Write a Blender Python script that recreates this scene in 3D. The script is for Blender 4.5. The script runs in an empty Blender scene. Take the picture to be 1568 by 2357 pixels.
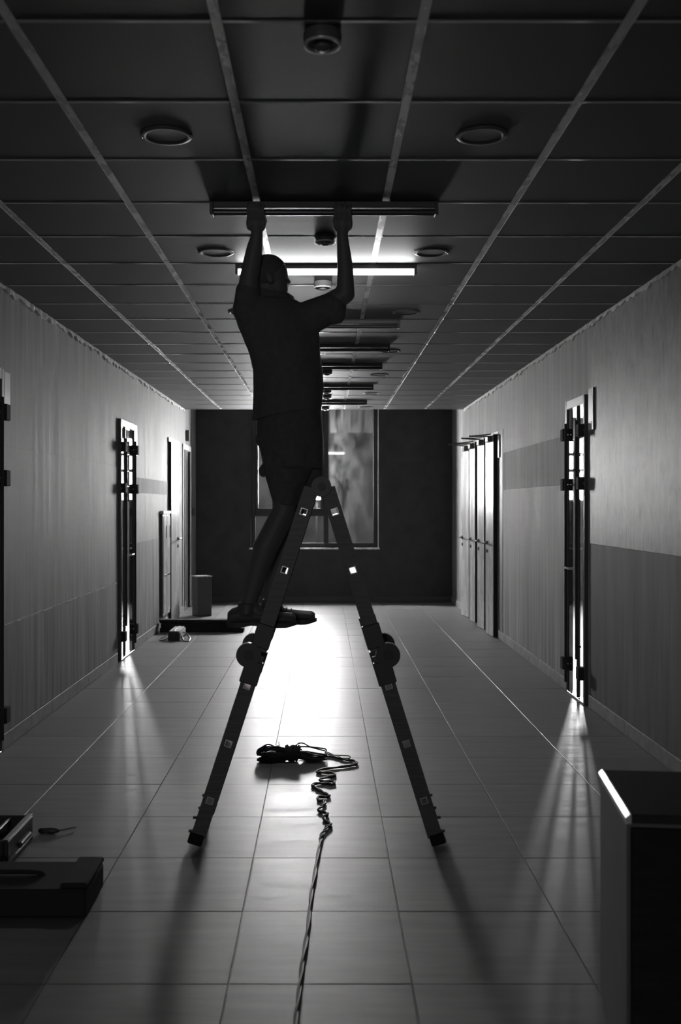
import bpy, bmesh, math, random
from mathutils import Vector, Matrix
random.seed(7)
S = bpy.context.scene
COL = S.collection
PI = math.pi

# ------------------------------------------------------------------ camera
CAMH, FPX, VPX, VPY = 1.567, 2365.0, 746.0, 1162.0     # eye height; focal length and vanishing point on the 1568 x 2357 frame
cam_d = bpy.data.cameras.new('camera')
cam_d.sensor_fit = 'VERTICAL'; cam_d.sensor_height = 36.0; cam_d.sensor_width = 24.0
cam_d.lens = 36.0 * FPX / 2357.0
cam_d.shift_x = (784.0 - VPX) / 2357.0
cam_d.shift_y = -(1178.5 - VPY) / 2357.0
cam_d.clip_start = 0.05
cam_d.dof.use_dof = True
cam_d.dof.focus_distance = 7.0
cam_d.dof.aperture_fstop = 3.2
cam = bpy.data.objects.new('camera', cam_d); COL.objects.link(cam)
cam.location = (0, 0, CAMH); cam.rotation_euler = (PI / 2, 0, 0)
S.camera = cam

# ------------------------------------------------------------------ night sky, lights added behind the side doors, dim fill added behind the viewpoint, exposure
SKY = 0.03          # dusk outside
FLOOD = 168.0       # radiance of the floodlight bank outside the end window
world = bpy.data.worlds.new('sky'); S.world = world; world.use_nodes = True
wb = world.node_tree.nodes['Background']
wb.inputs[0].default_value = (1, 1, 1, 1); wb.inputs[1].default_value = SKY

def area(name, loc, rot, sx, sy, energy=0.0):
    d = bpy.data.lights.new(name, 'AREA'); d.shape = 'RECTANGLE'; d.size = sx; d.size_y = sy
    d.energy = energy
    o = bpy.data.objects.new(name, d); COL.objects.link(o)
    o.location = loc; o.rotation_euler = rot
    return o
TOWARDS = (-PI / 2, 0, 0)      # facing the viewpoint (-Y)
area('streak_light_right', (4.25, 17.1, 2.13), TOWARDS, 0.9, 1.1, energy=1500)  # added outside the room window to throw streaks on the corridor floor
area('streak_light_left', (-3.17, 17.1, 2.13), TOWARDS, 0.9, 1.1, energy=1500)  # same added streak source for the left door
area('corridor_lamp', (-1.3, -5.5, 2.45), (PI / 2, 0, 0), 1.2, 0.8, energy=40.0)  # unseen fill added to lift the darkest tones

S.view_settings.view_transform = 'Standard'; S.view_settings.look = 'None'
S.view_settings.exposure = 0.0; S.view_settings.gamma = 1.0
S.view_settings.use_curve_mapping = False
S.cycles.use_denoising = True
S.cycles.max_bounces = 10; S.cycles.diffuse_bounces = 5; S.cycles.glossy_bounces = 4
S.cycles.transparent_max_bounces = 16
S.cycles.caustics_reflective = False; S.cycles.caustics_refractive = False
S.cycles.sample_clamp_indirect = 6.0

# ------------------------------------------------------------------ materials
def principled(name, v, rough=0.6, spec=0.5, metal=0.0):
    m = bpy.data.materials.new(name); m.use_nodes = True
    b = m.node_tree.nodes['Principled BSDF']
    b.inputs['Base Color'].default_value = (v, v, v, 1)
    b.inputs['Roughness'].default_value = rough
    b.inputs['Metallic'].default_value = metal
    b.inputs['Specular IOR Level'].default_value = spec
    return m

def noisy(name, lo, hi, scale=(1, 1, 1), nscale=6.0, detail=4.0, rough=0.6, rough_hi=None, bump=0.0, spec=0.5, metal=0.0, per_piece=0.0, nrough=0.55, flecks=False):
    """grey surface whose tone wanders between lo and hi; optional tone change from piece to piece"""
    m = principled(name, (lo + hi) / 2, rough, spec, metal)
    nt = m.node_tree; N = nt.nodes; L = nt.links; b = N['Principled BSDF']
    tc = N.new('ShaderNodeTexCoord'); mp = N.new('ShaderNodeMapping'); mp.inputs['Scale'].default_value = scale
    geo = N.new('ShaderNodeNewGeometry')
    L.new(geo.outputs['Position'] if per_piece >= 0 and name.startswith(('wall', 'floor', 'ceiling', 'plaster')) else tc.outputs['Object'], mp.inputs['Vector'])
    nz = N.new('ShaderNodeTexNoise'); nz.inputs['Scale'].default_value = nscale; nz.inputs['Detail'].default_value = detail
    nz.inputs['Roughness'].default_value = nrough
    L.new(mp.outputs[0], nz.inputs['Vector'])
    r = N.new('ShaderNodeMapRange'); r.inputs['From Min'].default_value = 0.3; r.inputs['From Max'].default_value = 0.7
    r.inputs['To Min'].default_value = lo; r.inputs['To Max'].default_value = hi
    L.new(nz.outputs['Fac'], r.inputs['Value'])
    out = r.outputs[0]
    if per_piece > 0:
        oi = N.new('ShaderNodeObjectInfo'); q = N.new('ShaderNodeMapRange')
        q.inputs['To Min'].default_value = 1 - per_piece; q.inputs['To Max'].default_value = 1 + per_piece
        L.new(oi.outputs['Random'], q.inputs['Value'])
        mu = N.new('ShaderNodeMath'); mu.operation = 'MULTIPLY'
        L.new(out, mu.inputs[0]); L.new(q.outputs[0], mu.inputs[1]); out = mu.outputs[0]
    if flecks:                                   # short upright tool marks
        m2 = N.new('ShaderNodeMapping'); m2.inputs['Scale'].default_value = (1, 26, 7); L.new(geo.outputs['Position'], m2.inputs['Vector'])
        n2 = N.new('ShaderNodeTexNoise'); n2.inputs['Scale'].default_value = 1.0; n2.inputs['Detail'].default_value = 1.0; L.new(m2.outputs[0], n2.inputs['Vector'])
        f = N.new('ShaderNodeMapRange'); f.inputs['From Min'].default_value = 0.62; f.inputs['From Max'].default_value = 0.68
        f.inputs['To Min'].default_value = 1.0; f.inputs['To Max'].default_value = 0.55; L.new(n2.outputs['Fac'], f.inputs['Value'])
        mu2 = N.new('ShaderNodeMath'); mu2.operation = 'MULTIPLY'; L.new(out, mu2.inputs[0]); L.new(f.outputs[0], mu2.inputs[1]); out = mu2.outputs[0]
    L.new(out, b.inputs['Base Color'])
    if rough_hi is not None:
        rr = N.new('ShaderNodeMapRange'); rr.inputs['From Min'].default_value = 0.3; rr.inputs['From Max'].default_value = 0.7
        rr.inputs['To Min'].default_value = rough; rr.inputs['To Max'].default_value = rough_hi
        L.new(nz.outputs['Fac'], rr.inputs['Value']); L.new(rr.outputs[0], b.inputs['Roughness'])
    if bump > 0:
        bp = N.new('ShaderNodeBump'); bp.inputs['Strength'].default_value = bump; bp.inputs['Distance'].default_value = 0.01
        L.new(nz.outputs['Fac'], bp.inputs['Height']); L.new(bp.outputs[0], b.inputs['Normal'])
    return m

def emitter(name, strength):
    m = bpy.data.materials.new(name); m.use_nodes = True
    b = m.node_tree.nodes['Principled BSDF']
    b.inputs['Base Color'].default_value = (0.8, 0.8, 0.8, 1)
    b.inputs['Emission Color'].default_value = (1, 1, 1, 1); b.inputs['Emission Strength'].default_value = strength
    return m

def glass(name, trans=0.95, gloss=0.06, dirt=0.0, dirt_v=0.6, streaks=False, scale=(3, 3, 3)):
    """thin pane: clear or tinted film, a mirror sheen, patches of dust"""
    m = bpy.data.materials.new(name); m.use_nodes = True
    nt = m.node_tree; N = nt.nodes; L = nt.links
    N.remove(N['Principled BSDF']); out = N['Material Output']
    tr = N.new('ShaderNodeBsdfTransparent'); tr.inputs[0].default_value = (trans, trans, trans, 1)
    gl = N.new('ShaderNodeBsdfGlossy'); gl.inputs['Roughness'].default_value = 0.03; gl.inputs[0].default_value = (1, 1, 1, 1)
    fr = N.new('ShaderNodeLayerWeight'); fr.inputs[0].default_value = 0.25
    fm = N.new('ShaderNodeMapRange'); fm.inputs['To Min'].default_value = gloss; fm.inputs['To Max'].default_value = 0.95
    L.new(fr.outputs['Facing'], fm.inputs['Value'])
    pw = N.new('ShaderNodeMath'); pw.operation = 'POWER'; pw.inputs[1].default_value = 3.2
    L.new(fr.outputs['Facing'], pw.inputs[0]); L.new(pw.outputs[0], fm.inputs['Value'])
    mx = N.new('ShaderNodeMixShader'); L.new(fm.outputs[0], mx.inputs[0]); L.new(tr.outputs[0], mx.inputs[1]); L.new(gl.outputs[0], mx.inputs[2])
    last = mx
    if dirt > 0:
        tc = N.new('ShaderNodeTexCoord'); mp = N.new('ShaderNodeMapping'); mp.inputs['Scale'].default_value = scale
        L.new(tc.outputs['Object'], mp.inputs[0])
        nz = N.new('ShaderNodeTexNoise'); nz.inputs['Scale'].default_value = 2.0; nz.inputs['Detail'].default_value = 8.0; nz.inputs['Roughness'].default_value = 0.7
        L.new(mp.outputs[0], nz.inputs['Vector'])
        mr = N.new('ShaderNodeMapRange'); mr.inputs['From Min'].default_value = 0.38; mr.inputs['From Max'].default_value = 0.75
        mr.inputs['To Max'].default_value = dirt
        L.new(nz.outputs['Fac'], mr.inputs['Value'])
        df = N.new('ShaderNodeBsdfTranslucent'); df.inputs[0].default_value = (dirt_v, dirt_v, dirt_v, 1)
        m2 = N.new('ShaderNodeMixShader'); L.new(mr.outputs[0], m2.inputs[0]); L.new(mx.outputs[0], m2.inputs[1]); L.new(df.outputs[0], m2.inputs[2])
        last = m2
    L.new(last.outputs[0], out.inputs['Surface'])
    return m

M = {}
M['tile'] = noisy('floor_tile', 0.20, 0.28, (0.8, 5.0, 1), 3.0, 5, rough=0.39, rough_hi=0.48, bump=0.02, per_piece=0.06)
M['grout'] = principled('floor_grout', 0.22, 0.5)
M['wall'] = noisy('wall_board_concrete', 0.13, 0.42, (1, 7.0, 0.35), 1.6, 6, rough=0.62, rough_hi=0.75, bump=0.08, spec=0.25, nrough=0.65)
M['wall_band'] = noisy('wall_band_concrete', 0.12, 0.37, (1, 6.0, 0.5), 1.6, 6, rough=0.76, bump=0.08, spec=0.18, nrough=0.65)
M['wall_left_low'] = noisy('wall_left_low_concrete', 0.13, 0.37, (1, 7.0, 0.35), 1.6, 6, rough=0.7, bump=0.08, spec=0.22, nrough=0.65)
M['wall_low'] = noisy('wall_low_concrete', 0.13, 0.24, (1, 6.0, 0.5), 1.6, 6, rough=0.7, bump=0.08, spec=0.15, nrough=0.65)
M['wall_light'] = noisy('wall_light_plaster', 0.14, 0.28, (1, 5.0, 2.0), 2.2, 6, rough=0.52, spec=0.3, flecks=True, bump=0.15, nrough=0.65)
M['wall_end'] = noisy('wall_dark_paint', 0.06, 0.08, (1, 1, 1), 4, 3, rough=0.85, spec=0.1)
M['plaster'] = noisy('plaster_edge', 0.5, 0.8, (1, 4, 4), 4, 5, rough=0.8)
M['base'] = noisy('wall_baseboard_tile', 0.28, 0.40, (1, 3, 3), 3, 4, rough=0.65, spec=0.25)
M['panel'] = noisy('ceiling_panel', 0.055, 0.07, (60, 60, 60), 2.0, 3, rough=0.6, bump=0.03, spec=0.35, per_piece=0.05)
M['tee_gloss'] = principled('cross_tee_metal', 0.55, 0.13, 0.5, 0.6)
M['rung'] = principled('rung_metal', 0.75, 0.35, 0.5, 0.7)
M['tee'] = noisy('ceiling_tee_metal', 0.55, 0.85, (6, 2.2, 6), 2.5, 4, rough=0.2, rough_hi=0.36, metal=0.2, spec=0.6)
M['black'] = principled('black_metal', 0.08, 0.4)
M['matt_black'] = principled('matt_black', 0.05, 0.85, 0.1)
M['frame'] = principled('dark_frame', 0.03, 0.4)
M['steel'] = principled('steel', 0.6, 0.25, metal=1.0)
M['alu'] = noisy('brushed_aluminium', 0.10, 0.16, (1, 1, 30), 8, 3, rough=0.5, metal=0.3)
M['white'] = principled('white_paint', 0.75, 0.35)
M['doorleaf'] = noisy('white_door_leaf', 0.55, 0.66, (2, 2, 0.4), 3, 4, rough=0.24, rough_hi=0.30)
M['glass'] = glass('clear_glass', 0.93, 0.05)
M['door_glass'] = glass('door_glass', 0.4, 0.06)
M['film_dark'] = glass('dusty_pane', 0.88, 0.05, 0.055, 0.5, scale=(2.2, 1, 1.2))
M['film_mid'] = glass('dustier_pane', 0.88, 0.05, 0.008, 0.5, scale=(3, 1, 3))
M['film_top'] = glass('dustiest_pane', 0.85, 0.05, 0.10, 0.5, scale=(6, 1, 1))
M['skin'] = principled('skin', 0.17, 0.55)
M['shirt'] = noisy('dark_cotton', 0.14, 0.17, (1, 1, 1), 30, 3, rough=0.9, spec=0.15, bump=0.05)
M['shorts'] = noisy('dark_twill', 0.13, 0.16, (1, 1, 1), 40, 3, rough=0.9, spec=0.15)
for k_m, sh_w in (('shorts', 0.5), ('shirt', 0.15)):          # fuzzy cloth catches light at its edges
    b_ = M[k_m].node_tree.nodes['Principled BSDF']; b_.inputs['Sheen Weight'].default_value = sh_w; b_.inputs['Sheen Roughness'].default_value = 0.25
M['shoe'] = principled('shoe_leather', 0.12, 0.5)
M['sole'] = principled('shoe_sole', 0.08, 0.6)
M['hair'] = principled('hair', 0.12, 0.7)
M['tube_on'] = emitter('lit_tube', 60.0)
M['tube_off'] = principled('unlit_diffuser', 0.07, 0.3)
M['casing'] = principled('grey_casing', 0.12, 0.45)
M['cord'] = principled('black_cord', 0.035, 0.5, 0.3)
M['fabric'] = noisy('bag_fabric', 0.05, 0.08, (1, 1, 1), 60, 3, rough=0.9)
M['bagtop'] = noisy('bag_light_fabric', 0.5, 0.65, (1, 1, 1), 40, 3, rough=0.7)
M['board'] = noisy('dark_board', 0.02, 0.035, (1, 6, 6), 6, 4, rough=0.75, spec=0.2)
M['bin'] = principled('bin_grey', 0.06, 0.5)
M['carton'] = noisy('white_laminate', 0.17, 0.20, (1, 1, 1), 6, 2, rough=0.45)
M['desk_top'] = principled('dark_desk_top', 0.05, 0.9, 0.1)
M['case'] = principled('case_plastic', 0.05, 0.45)
M['facade'] = noisy('facade_render', 0.30, 0.42, (1, 1, 1), 0.8, 5, rough=0.9)
M['ground'] = noisy('outdoor_ground', 0.12, 0.2, (1, 1, 1), 0.8, 5, rough=0.9)
M['lamp_on'] = emitter('floodlight_face', FLOOD)
M['rubber'] = principled('rubber', 0.02, 0.8, 0.2)

# ------------------------------------------------------------------ mesh helpers
def link(name, me, mat, parent=None, loc=None, smooth=False):
    o = bpy.data.objects.new(name, me); COL.objects.link(o)
    if mat is not None and len(me.materials) == 0: me.materials.append(mat)
    if smooth:
        for p in me.polygons: p.use_smooth = True
    if parent is not None: o.parent = parent
    if loc is not None: o.location = loc
    return o

def build(name, bm, mat, parent=None, loc=None, smooth=False, origin=None):
    me = bpy.data.meshes.new(name)
    if origin is not None:
        bmesh.ops.translate(bm, verts=bm.verts, vec=-Vector(origin)); 
    bmesh.ops.recalc_face_normals(bm, faces=bm.faces)
    bm.to_mesh(me); bm.free()
    if origin is not None: loc = Vector(origin) if parent is None else Vector(origin) - parent_loc(parent)
    elif parent is not None and loc is None: loc = -parent_loc(parent)
    return link(name, me, mat, parent, loc, smooth)

def parent_loc(p):
    v = Vector((0, 0, 0))
    while p is not None:
        v += p.location; p = p.parent
    return v

def box(bm, x0, x1, y0, y1, z0, z1, bev=0.0, rot=None, piv=None):
    r = bmesh.ops.create_cube(bm, size=1.0)
    vs = r['verts']
    for v in vs:
        v.co = Vector(((x0 + x1) / 2 + v.co.x * (x1 - x0), (y0 + y1) / 2 + v.co.y * (y1 - y0), (z0 + z1) / 2 + v.co.z * (z1 - z0)))
    if bev > 0:
        es = list({e for v in vs for e in v.link_edges})
        g = bmesh.ops.bevel(bm, geom=es, offset=bev, segments=1, affect='EDGES')
        vs = list({v for f in g['faces'] for v in f.verts} | {v for v in vs if v.is_valid})
    if rot is not None:
        bmesh.ops.rotate(bm, verts=vs, cent=piv, matrix=rot)
    return vs

def cyl(bm, p0, p1, r0, r1=None, seg=16, caps=True):
    p0 = Vector(p0); p1 = Vector(p1); r1 = r0 if r1 is None else r1
    d = p1 - p0; q = d.to_track_quat('Z', 'Y').to_matrix().to_4x4()
    mat = Matrix.Translation((p0 + p1) / 2) @ q
    return bmesh.ops.create_cone(bm, cap_ends=caps, segments=seg, radius1=r0, radius2=r1, depth=d.length, matrix=mat)['verts']

def ball(bm, c, r, seg=20, rings=12, rot=None):
    if not hasattr(r, '__len__'): r = (r, r, r)
    mat = Matrix.Translation(Vector(c)) @ (rot.to_4x4() if rot is not None else Matrix()) @ Matrix.Diagonal((r[0], r[1], r[2], 1))
    return bmesh.ops.create_uvsphere(bm, u_segments=seg, v_segments=rings, radius=1.0, matrix=mat)['verts']

def lathe(bm, c, prof, seg=24):
    """prof: list of (r, z) from c"""
    rings = []
    for r, z in prof:
        rings.append([bm.verts.new((c[0] + r * math.cos(2 * PI * k / seg), c[1] + r * math.sin(2 * PI * k / seg), c[2] + z)) for k in range(seg)] if r > 1e-6 else [bm.verts.new((c[0], c[1], c[2] + z))])
    for a, b in zip(rings, rings[1:]):
        for k in range(seg):
            k2 = (k + 1) % seg
            if len(a) == 1 and len(b) == 1: continue
            if len(a) == 1: bm.faces.new((a[0], b[k], b[k2]))
            elif len(b) == 1: bm.faces.new((a[k], a[k2], b[0]))
            else: bm.faces.new((a[k], a[k2], b[k2], b[k]))

def path_tube(bm, pts, r, seg=6, flat=1.0):
    pts = [Vector(p) for p in pts]
    rings = []; up = Vector((0, 0, 1))
    for i, p in enumerate(pts):
        t = (pts[min(i + 1, len(pts) - 1)] - pts[max(i - 1, 0)]).normalized()
        s = t.cross(up)
        if s.length < 1e-4: s = Vector((1, 0, 0))
        s.normalize(); n = s.cross(t)
        rings.append([bm.verts.new(p + s * (r * math.cos(2 * PI * k / seg)) + n * (r * flat * math.sin(2 * PI * k / seg))) for k in range(seg)])
    for a, b in zip(rings, rings[1:]):
        for k in range(seg):
            bm.faces.new((a[k], a[(k + 1) % seg], b[(k + 1) % seg], b[k]))
    bm.faces.new(rings[0][::-1]); bm.faces.new(rings[-1])

def spline(pts, n=8):
    pts = [Vector(p) for p in pts]; out = []
    for i in range(len(pts) - 1):
        p0, p1, p2, p3 = pts[max(i - 1, 0)], pts[i], pts[i + 1], pts[min(i + 2, len(pts) - 1)]
        for k in range(n):
            t = k / n
            out.append(0.5 * ((2 * p1) + (p2 - p0) * t + (2 * p0 - 5 * p1 + 4 * p2 - p3) * t * t + (3 * p1 - p0 - 3 * p2 + p3) * t ** 3))
    out.append(pts[-1]); return out

def capsule(bm, p0, r0, p1, r1, sx=1.0):
    """tapered limb piece with round ends"""
    ball(bm, p0, r0, 16, 10); ball(bm, p1, r1, 16, 10)
    cyl(bm, p0, p1, r0, r1, 16)

def fused(name, bm, voxel, mat, parent=None, smooth_it=6, origin=None):
    """fuse overlapping closed pieces into one continuous surface"""
    me = bpy.data.meshes.new(name + '_raw'); bm.to_mesh(me); bm.free()
    t = bpy.data.objects.new(name + '_raw', me); COL.objects.link(t)
    r = t.modifiers.new('r', 'REMESH'); r.mode = 'VOXEL'; r.voxel_size = voxel; r.use_smooth_shade = True
    if smooth_it:
        s = t.modifiers.new('s', 'SMOOTH'); s.factor = 0.5; s.iterations = smooth_it
    dg = bpy.context.evaluated_depsgraph_get(); dg.update()
    m2 = bpy.data.meshes.new_from_object(t.evaluated_get(dg)); m2.name = name
    bpy.data.objects.remove(t); bpy.data.meshes.remove(me)
    m2.materials.clear(); m2.materials.append(mat)
    for p in m2.polygons: p.use_smooth = True
    o = bpy.data.objects.new(name, m2); COL.objects.link(o)
    if origin is not None:
        m2.transform(Matrix.Translation(-Vector(origin))); o.location = origin
    if parent is not None:
        o.parent = parent; o.location = -parent_loc(parent)
    return o

def tag(o, label=None, cat=None, group=None, kind=None):
    if label: o['label'] = label
    if cat: o['category'] = cat
    if group: o['group'] = group
    if kind: o['kind'] = kind
    return o

def empty(name, loc):
    o = bpy.data.objects.new(name, None); COL.objects.link(o); o.location = loc
    o.empty_display_size = 0.1
    return o

def struct(o, label):
    return tag(o, label=label, cat=o.name.split('_')[0].split('.')[0], kind='structure')

def copy_tree(o, parent=None):
    c = o.copy(); COL.objects.link(c)
    if parent is not None: c.parent = parent
    for ch in list(o.children): copy_tree(ch, c)
    return c

def at(px, py, y):
    """a point seen at (px, py) that stands y metres down the corridor"""
    return Vector(((px - VPX) * y / FPX, y, CAMH + (VPY - py) * y / FPX))

def on_floor(px, py, h=0.0):
    y = (CAMH - h) * FPX / (py - VPY)
    return Vector(((px - VPX) * y / FPX, y, h))

# ------------------------------------------------------------------ the corridor shell
W, H, YE, YC = 2.06, 2.975, 16.5, 15.1          # half width, ceiling height, end wall, end of the suspended ceiling
HT, T = 3.45, 0.025                                # recess height above the end bay, wall thickness
DH = 2.43                                       # door openings
LX = [-W, -1.513, -0.913, -0.313, 0.287, 0.887, 1.487, W]

# floor: screed with tiles laid on it
bm = bmesh.new(); box(bm, -9, 9, -8.0, 17.0, -0.20, -0.006)
floor = struct(build('floor', bm, M['grout']), 'corridor floor of square pale stone tiles')
def tile_mesh(w, l, t, bev, name, mat):
    bm = bmesh.new(); box(bm, -w / 2, w / 2, -l / 2, l / 2, -t, 0, bev)
    me = bpy.data.meshes.new(name); bmesh.ops.recalc_face_normals(bm, faces=bm.faces); bm.to_mesh(me); bm.free(); me.materials.append(mat); return me
tm = {}
y = 3.36 - 0.6 * 6
while y < YE - 0.02:
    for a, b in zip(LX, LX[1:]):
        l = min(0.6, YE - y); key = (round(b - a, 3), round(l, 3))
        if key not in tm: tm[key] = tile_mesh(b - a - 0.004, l - 0.004, 0.012, 0.0015, 'tile', M['tile'])
        o = link('tile', tm[key], None, floor, ((a + b) / 2, y + l / 2, random.uniform(-0.0006, 0.0006)))
        o.rotation_euler = (random.uniform(-0.0008, 0.0008), random.uniform(-0.0008, 0.0008), 0)
    y += 0.6
bm = bmesh.new(); box(bm, -W, W, -8, 3.36 - 3.6, -0.012, 0); build('screed', bm, M['tile'], floor)
bm = bmesh.new(); box(bm, W + T, 9, 5.0, 16.8, -0.012, 0); box(bm, -9, -W - T, 4.5, 16.8, -0.012, 0); build('room_floor', bm, M['tile'], floor)

# ceiling: panels between long tees, with thin cross tees
bm = bmesh.new(); box(bm, -W - T, W + T, -8, YC, H + 0.05, H + 0.25)
ceiling = struct(build('ceiling', bm, M['matt_black']), 'dark suspended ceiling of square panels in a metal grid')
pm = {}
CY0 = 2.99 - 0.6 * 3
y = CY0
while y < YC - 0.05:
    l = min(0.6, YC - y)
    for a, b in zip(LX, LX[1:]):
        key = (round(b - a, 3), round(l, 3))
        if key not in pm: pm[key] = tile_mesh(b - a - 0.030, l - 0.008, 0.02, 0.003, 'ceiling_panel', M['panel'])
        o = link('ceiling_panel', pm[key], None, ceiling, ((a + b) / 2, y + l / 2, H + 0.02 + random.uniform(-0.0008, 0.0008)))
        o.rotation_euler = (random.uniform(-0.0012, 0.0012), random.uniform(-0.0012, 0.0012), 0)
    y += 0.6
bm = bmesh.new(); box(bm, -W, W, -8, CY0, H, H + 0.04); build('ceiling_board', bm, M['panel'], ceiling)
tl = YC - CY0
for x in LX[1:-1]:
    bm = bmesh.new(); box(bm, x - 0.017, x + 0.017, CY0, YC, H + 0.002, H + 0.012, 0.001)
    build('main_tee', bm, M['tee'], ceiling)
ctm = {}
y = CY0
while y < YC - 0.05:
    for a, b in zip(LX, LX[1:]):
        key = round(b - a, 3)
        if key not in ctm:
            bm = bmesh.new(); box(bm, -(b - a) / 2 + 0.0175, (b - a) / 2 - 0.0175, -0.0075, 0.0075, -0.002, 0.005, 0.0006)
            me = bpy.data.meshes.new('cross_tee'); bm.to_mesh(me); bm.free(); me.materials.append(M['tee_gloss']); ctm[key] = me
        o = link('cross_tee', ctm[key], None, ceiling, ((a + b) / 2, y, H - random.uniform(0, 0.0008)))
        o.rotation_euler = (math.radians(random.uniform(-0.9, 0.9)), math.radians(random.uniform(-0.05, 0.05)), 0)
    y += 0.6

# the bay by the end window rises above the suspended ceiling
bm = bmesh.new(); box(bm, -W - T, W + T, YC, YC + 0.06, H + 0.0, HT); struct(build('wall_bulkhead', bm, M['wall_end']), 'dark upstand where the suspended ceiling stops')
bm = bmesh.new(); box(bm, -W - T, W + T, YC, YE + 0.3, HT, HT + 0.2); struct(build('ceiling_bay', bm, M['wall_end']), 'dark high ceiling of the bay by the end window')

def wall_side(s, openings, name, label):
    bm = bmesh.new(); xi, xo = sorted((s * W, s * (W + T)))
    y0 = -8.0
    for a, b in openings + [(YE, None)]:
        box(bm, xi, xo, y0, a, 0, HT if a == YE else H + 0.3)
        if b is not None:
            box(bm, xi, xo, a, b, DH, H + 0.3); y0 = b
    box(bm, xi, xo, YC, YE, H + 0.3, HT) if False else None
    return struct(build(name, bm, M['wall'], None), label)
OPL = [(5.72, 6.50), (10.28, 11.02), (14.98, 15.76)]
OPR = [(8.02, 8.62)]
wl = wall_side(-1, OPL, 'wall_left', 'left wall of grey board-marked concrete with vertical streaks')
wr = wall_side(1, OPR, 'wall_right', 'right wall of grey board-marked concrete with vertical streaks')

# bands and patches of another finish stand a few millimetres proud of the walls
def band(s, y0, y1, z0, z1, mat, parent, d=0.004):
    bm = bmesh.new(); a, b = sorted((s * W, s * (W - d))); box(bm, a, b, y0, y1, z0, z1, 0.001)
    build('wall_panel', bm, mat, parent)
band(1, 8.66, 11.80, 1.74, 2.16, M['wall_band'], wr)
band(1, -7.5, 7.94, 1.27, H, M['wall_light'], wr, 0.006)
band(1, -7.5, 7.94, 0.10, 1.268, M['wall_low'], wr, 0.003)
band(1, 11.83, 12.12, 0.10, 2.44, M['wall_light'], wr, 0.004)
band(-1, 11.06, 13.50, 1.70, 1.87, M['wall_band'], wl)
band(-1, 6.54, 10.19, 0.10, 0.79, M['wall_left_low'], wl, 0.006)
band(-1, 6.54, 10.19, 0.79, 1.95, M['wall'], wl, 0.003)
band(-1, 11.06, 12.80, 0.10, 1.15, M['wall_band'], wl, 0.003)

# ragged plaster edge where walls meet the ceiling, and a rough ridge on the left wall
def ragged(name, s, y0, y1, z, hmin, hmax, d, mat, label, step=0.06, parent=None):
    bm = bmesh.new(); n = int((y1 - y0) / step); prev = None
    for i in range(n + 1):
        yy = y0 + (y1 - y0) * i / n; hh = random.uniform(hmin, hmax); dd = d * random.uniform(0.5, 1.0)
        x0, x1 = s * W, s * (W - dd)
        cur = [bm.verts.new((x0, yy, z)), bm.verts.new((x1, yy, z)), bm.verts.new((x1, yy, z - hh)), bm.verts.new((x0, yy, z - hh - 0.004))]
        if prev:
            for k in range(4): bm.faces.new((prev[k], prev[(k + 1) % 4], cur[(k + 1) % 4], cur[k]))
        else: bm.faces.new(cur)
        prev = cur
    bm.faces.new(prev[::-1])
    o = build(name, bm, mat, parent)
    return struct(o, label) if label else o
ragged('trim_1', -1, 2.0, YC, H, 0.012, 0.050, 0.018, M['plaster'], 'ragged pale plaster edge along the top of the left wall')
ragged('trim_2', 1, 2.0, YC, H, 0.012, 0.050, 0.018, M['plaster'], 'ragged pale plaster edge along the top of the right wall')
ragged('plaster_ridge', -1, 6.54, 10.19, 0.80, 0.004, 0.016, 0.010, M['plaster'], None, 0.03, wl)

# baseboards, one piece between each pair of doors
def baseboard(s, segs, name, label):
    root = struct(empty(name, (s * W, segs[0][0], 0)), label)
    for a, b in segs:
        yy = a
        while yy < b - 0.02:
            l = min(1.2, b - yy); bm = bmesh.new(); x0, x1 = sorted((s * W, s * (W - 0.014)))
            box(bm, x0, x1, yy + 0.001, yy + l - 0.001, 0.001, 0.098, 0.003); build('board', bm, M['base'], root); yy += l
baseboard(-1, [(1.0, 5.69), (6.53, 10.20), (11.05, 13.50), (14.55, 14.90), (15.80, YE)], 'baseboard_left', 'tiled skirting along the foot of the left wall')
baseboard(1, [(1.0, 7.95), (8.65, 12.10), (15.05, YE)], 'baseboard_right', 'tiled skirting along the foot of the right wall')
root = struct(empty('baseboard_end', (0, YE, 0)), 'skirting along the foot of the dark end wall')
bm = bmesh.new(); box(bm, -W + 0.015, W - 0.015, YE - 0.014, YE, 0.001, 0.10, 0.003); build('board', bm, M['bin'], root)

# end wall with its tall window
WX0, WX1, WZ0, WZ1 = -1.17, 0.865, 0.88, 3.30
bm = bmesh.new()
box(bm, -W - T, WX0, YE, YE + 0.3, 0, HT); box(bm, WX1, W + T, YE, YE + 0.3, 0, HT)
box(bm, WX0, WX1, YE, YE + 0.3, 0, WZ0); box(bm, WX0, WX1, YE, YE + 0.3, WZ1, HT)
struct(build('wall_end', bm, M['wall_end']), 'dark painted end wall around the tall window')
win = struct(empty('window_1', (-0.15, YE + 0.10, WZ0)), 'tall dark framed window in the end wall with filmed dusty panes')
FY0, FY1 = YE + 0.06, YE + 0.13
def frame_bar(parent, x0, x1, z0, z1, name='frame_bar', y0=FY0, y1=FY1, mat=None):
    bm = bmesh.new(); box(bm, x0, x1, y0, y1, z0, z1, 0.004); return build(name, bm, mat or M['frame'], parent)
frame_bar(win, WX0, -1.106, WZ0, WZ1); frame_bar(win, 0.795, WX1, WZ0, WZ1)
frame_bar(win, -1.106, 0.795, WZ0, 0.953); frame_bar(win, -1.106, 0.795, 3.23, WZ1)
frame_bar(win, -0.007, 0.07, 0.953, 3.23, 'mullion'); frame_bar(win, -1.106, -0.007, 1.386, 1.511, 'transom')
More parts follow.
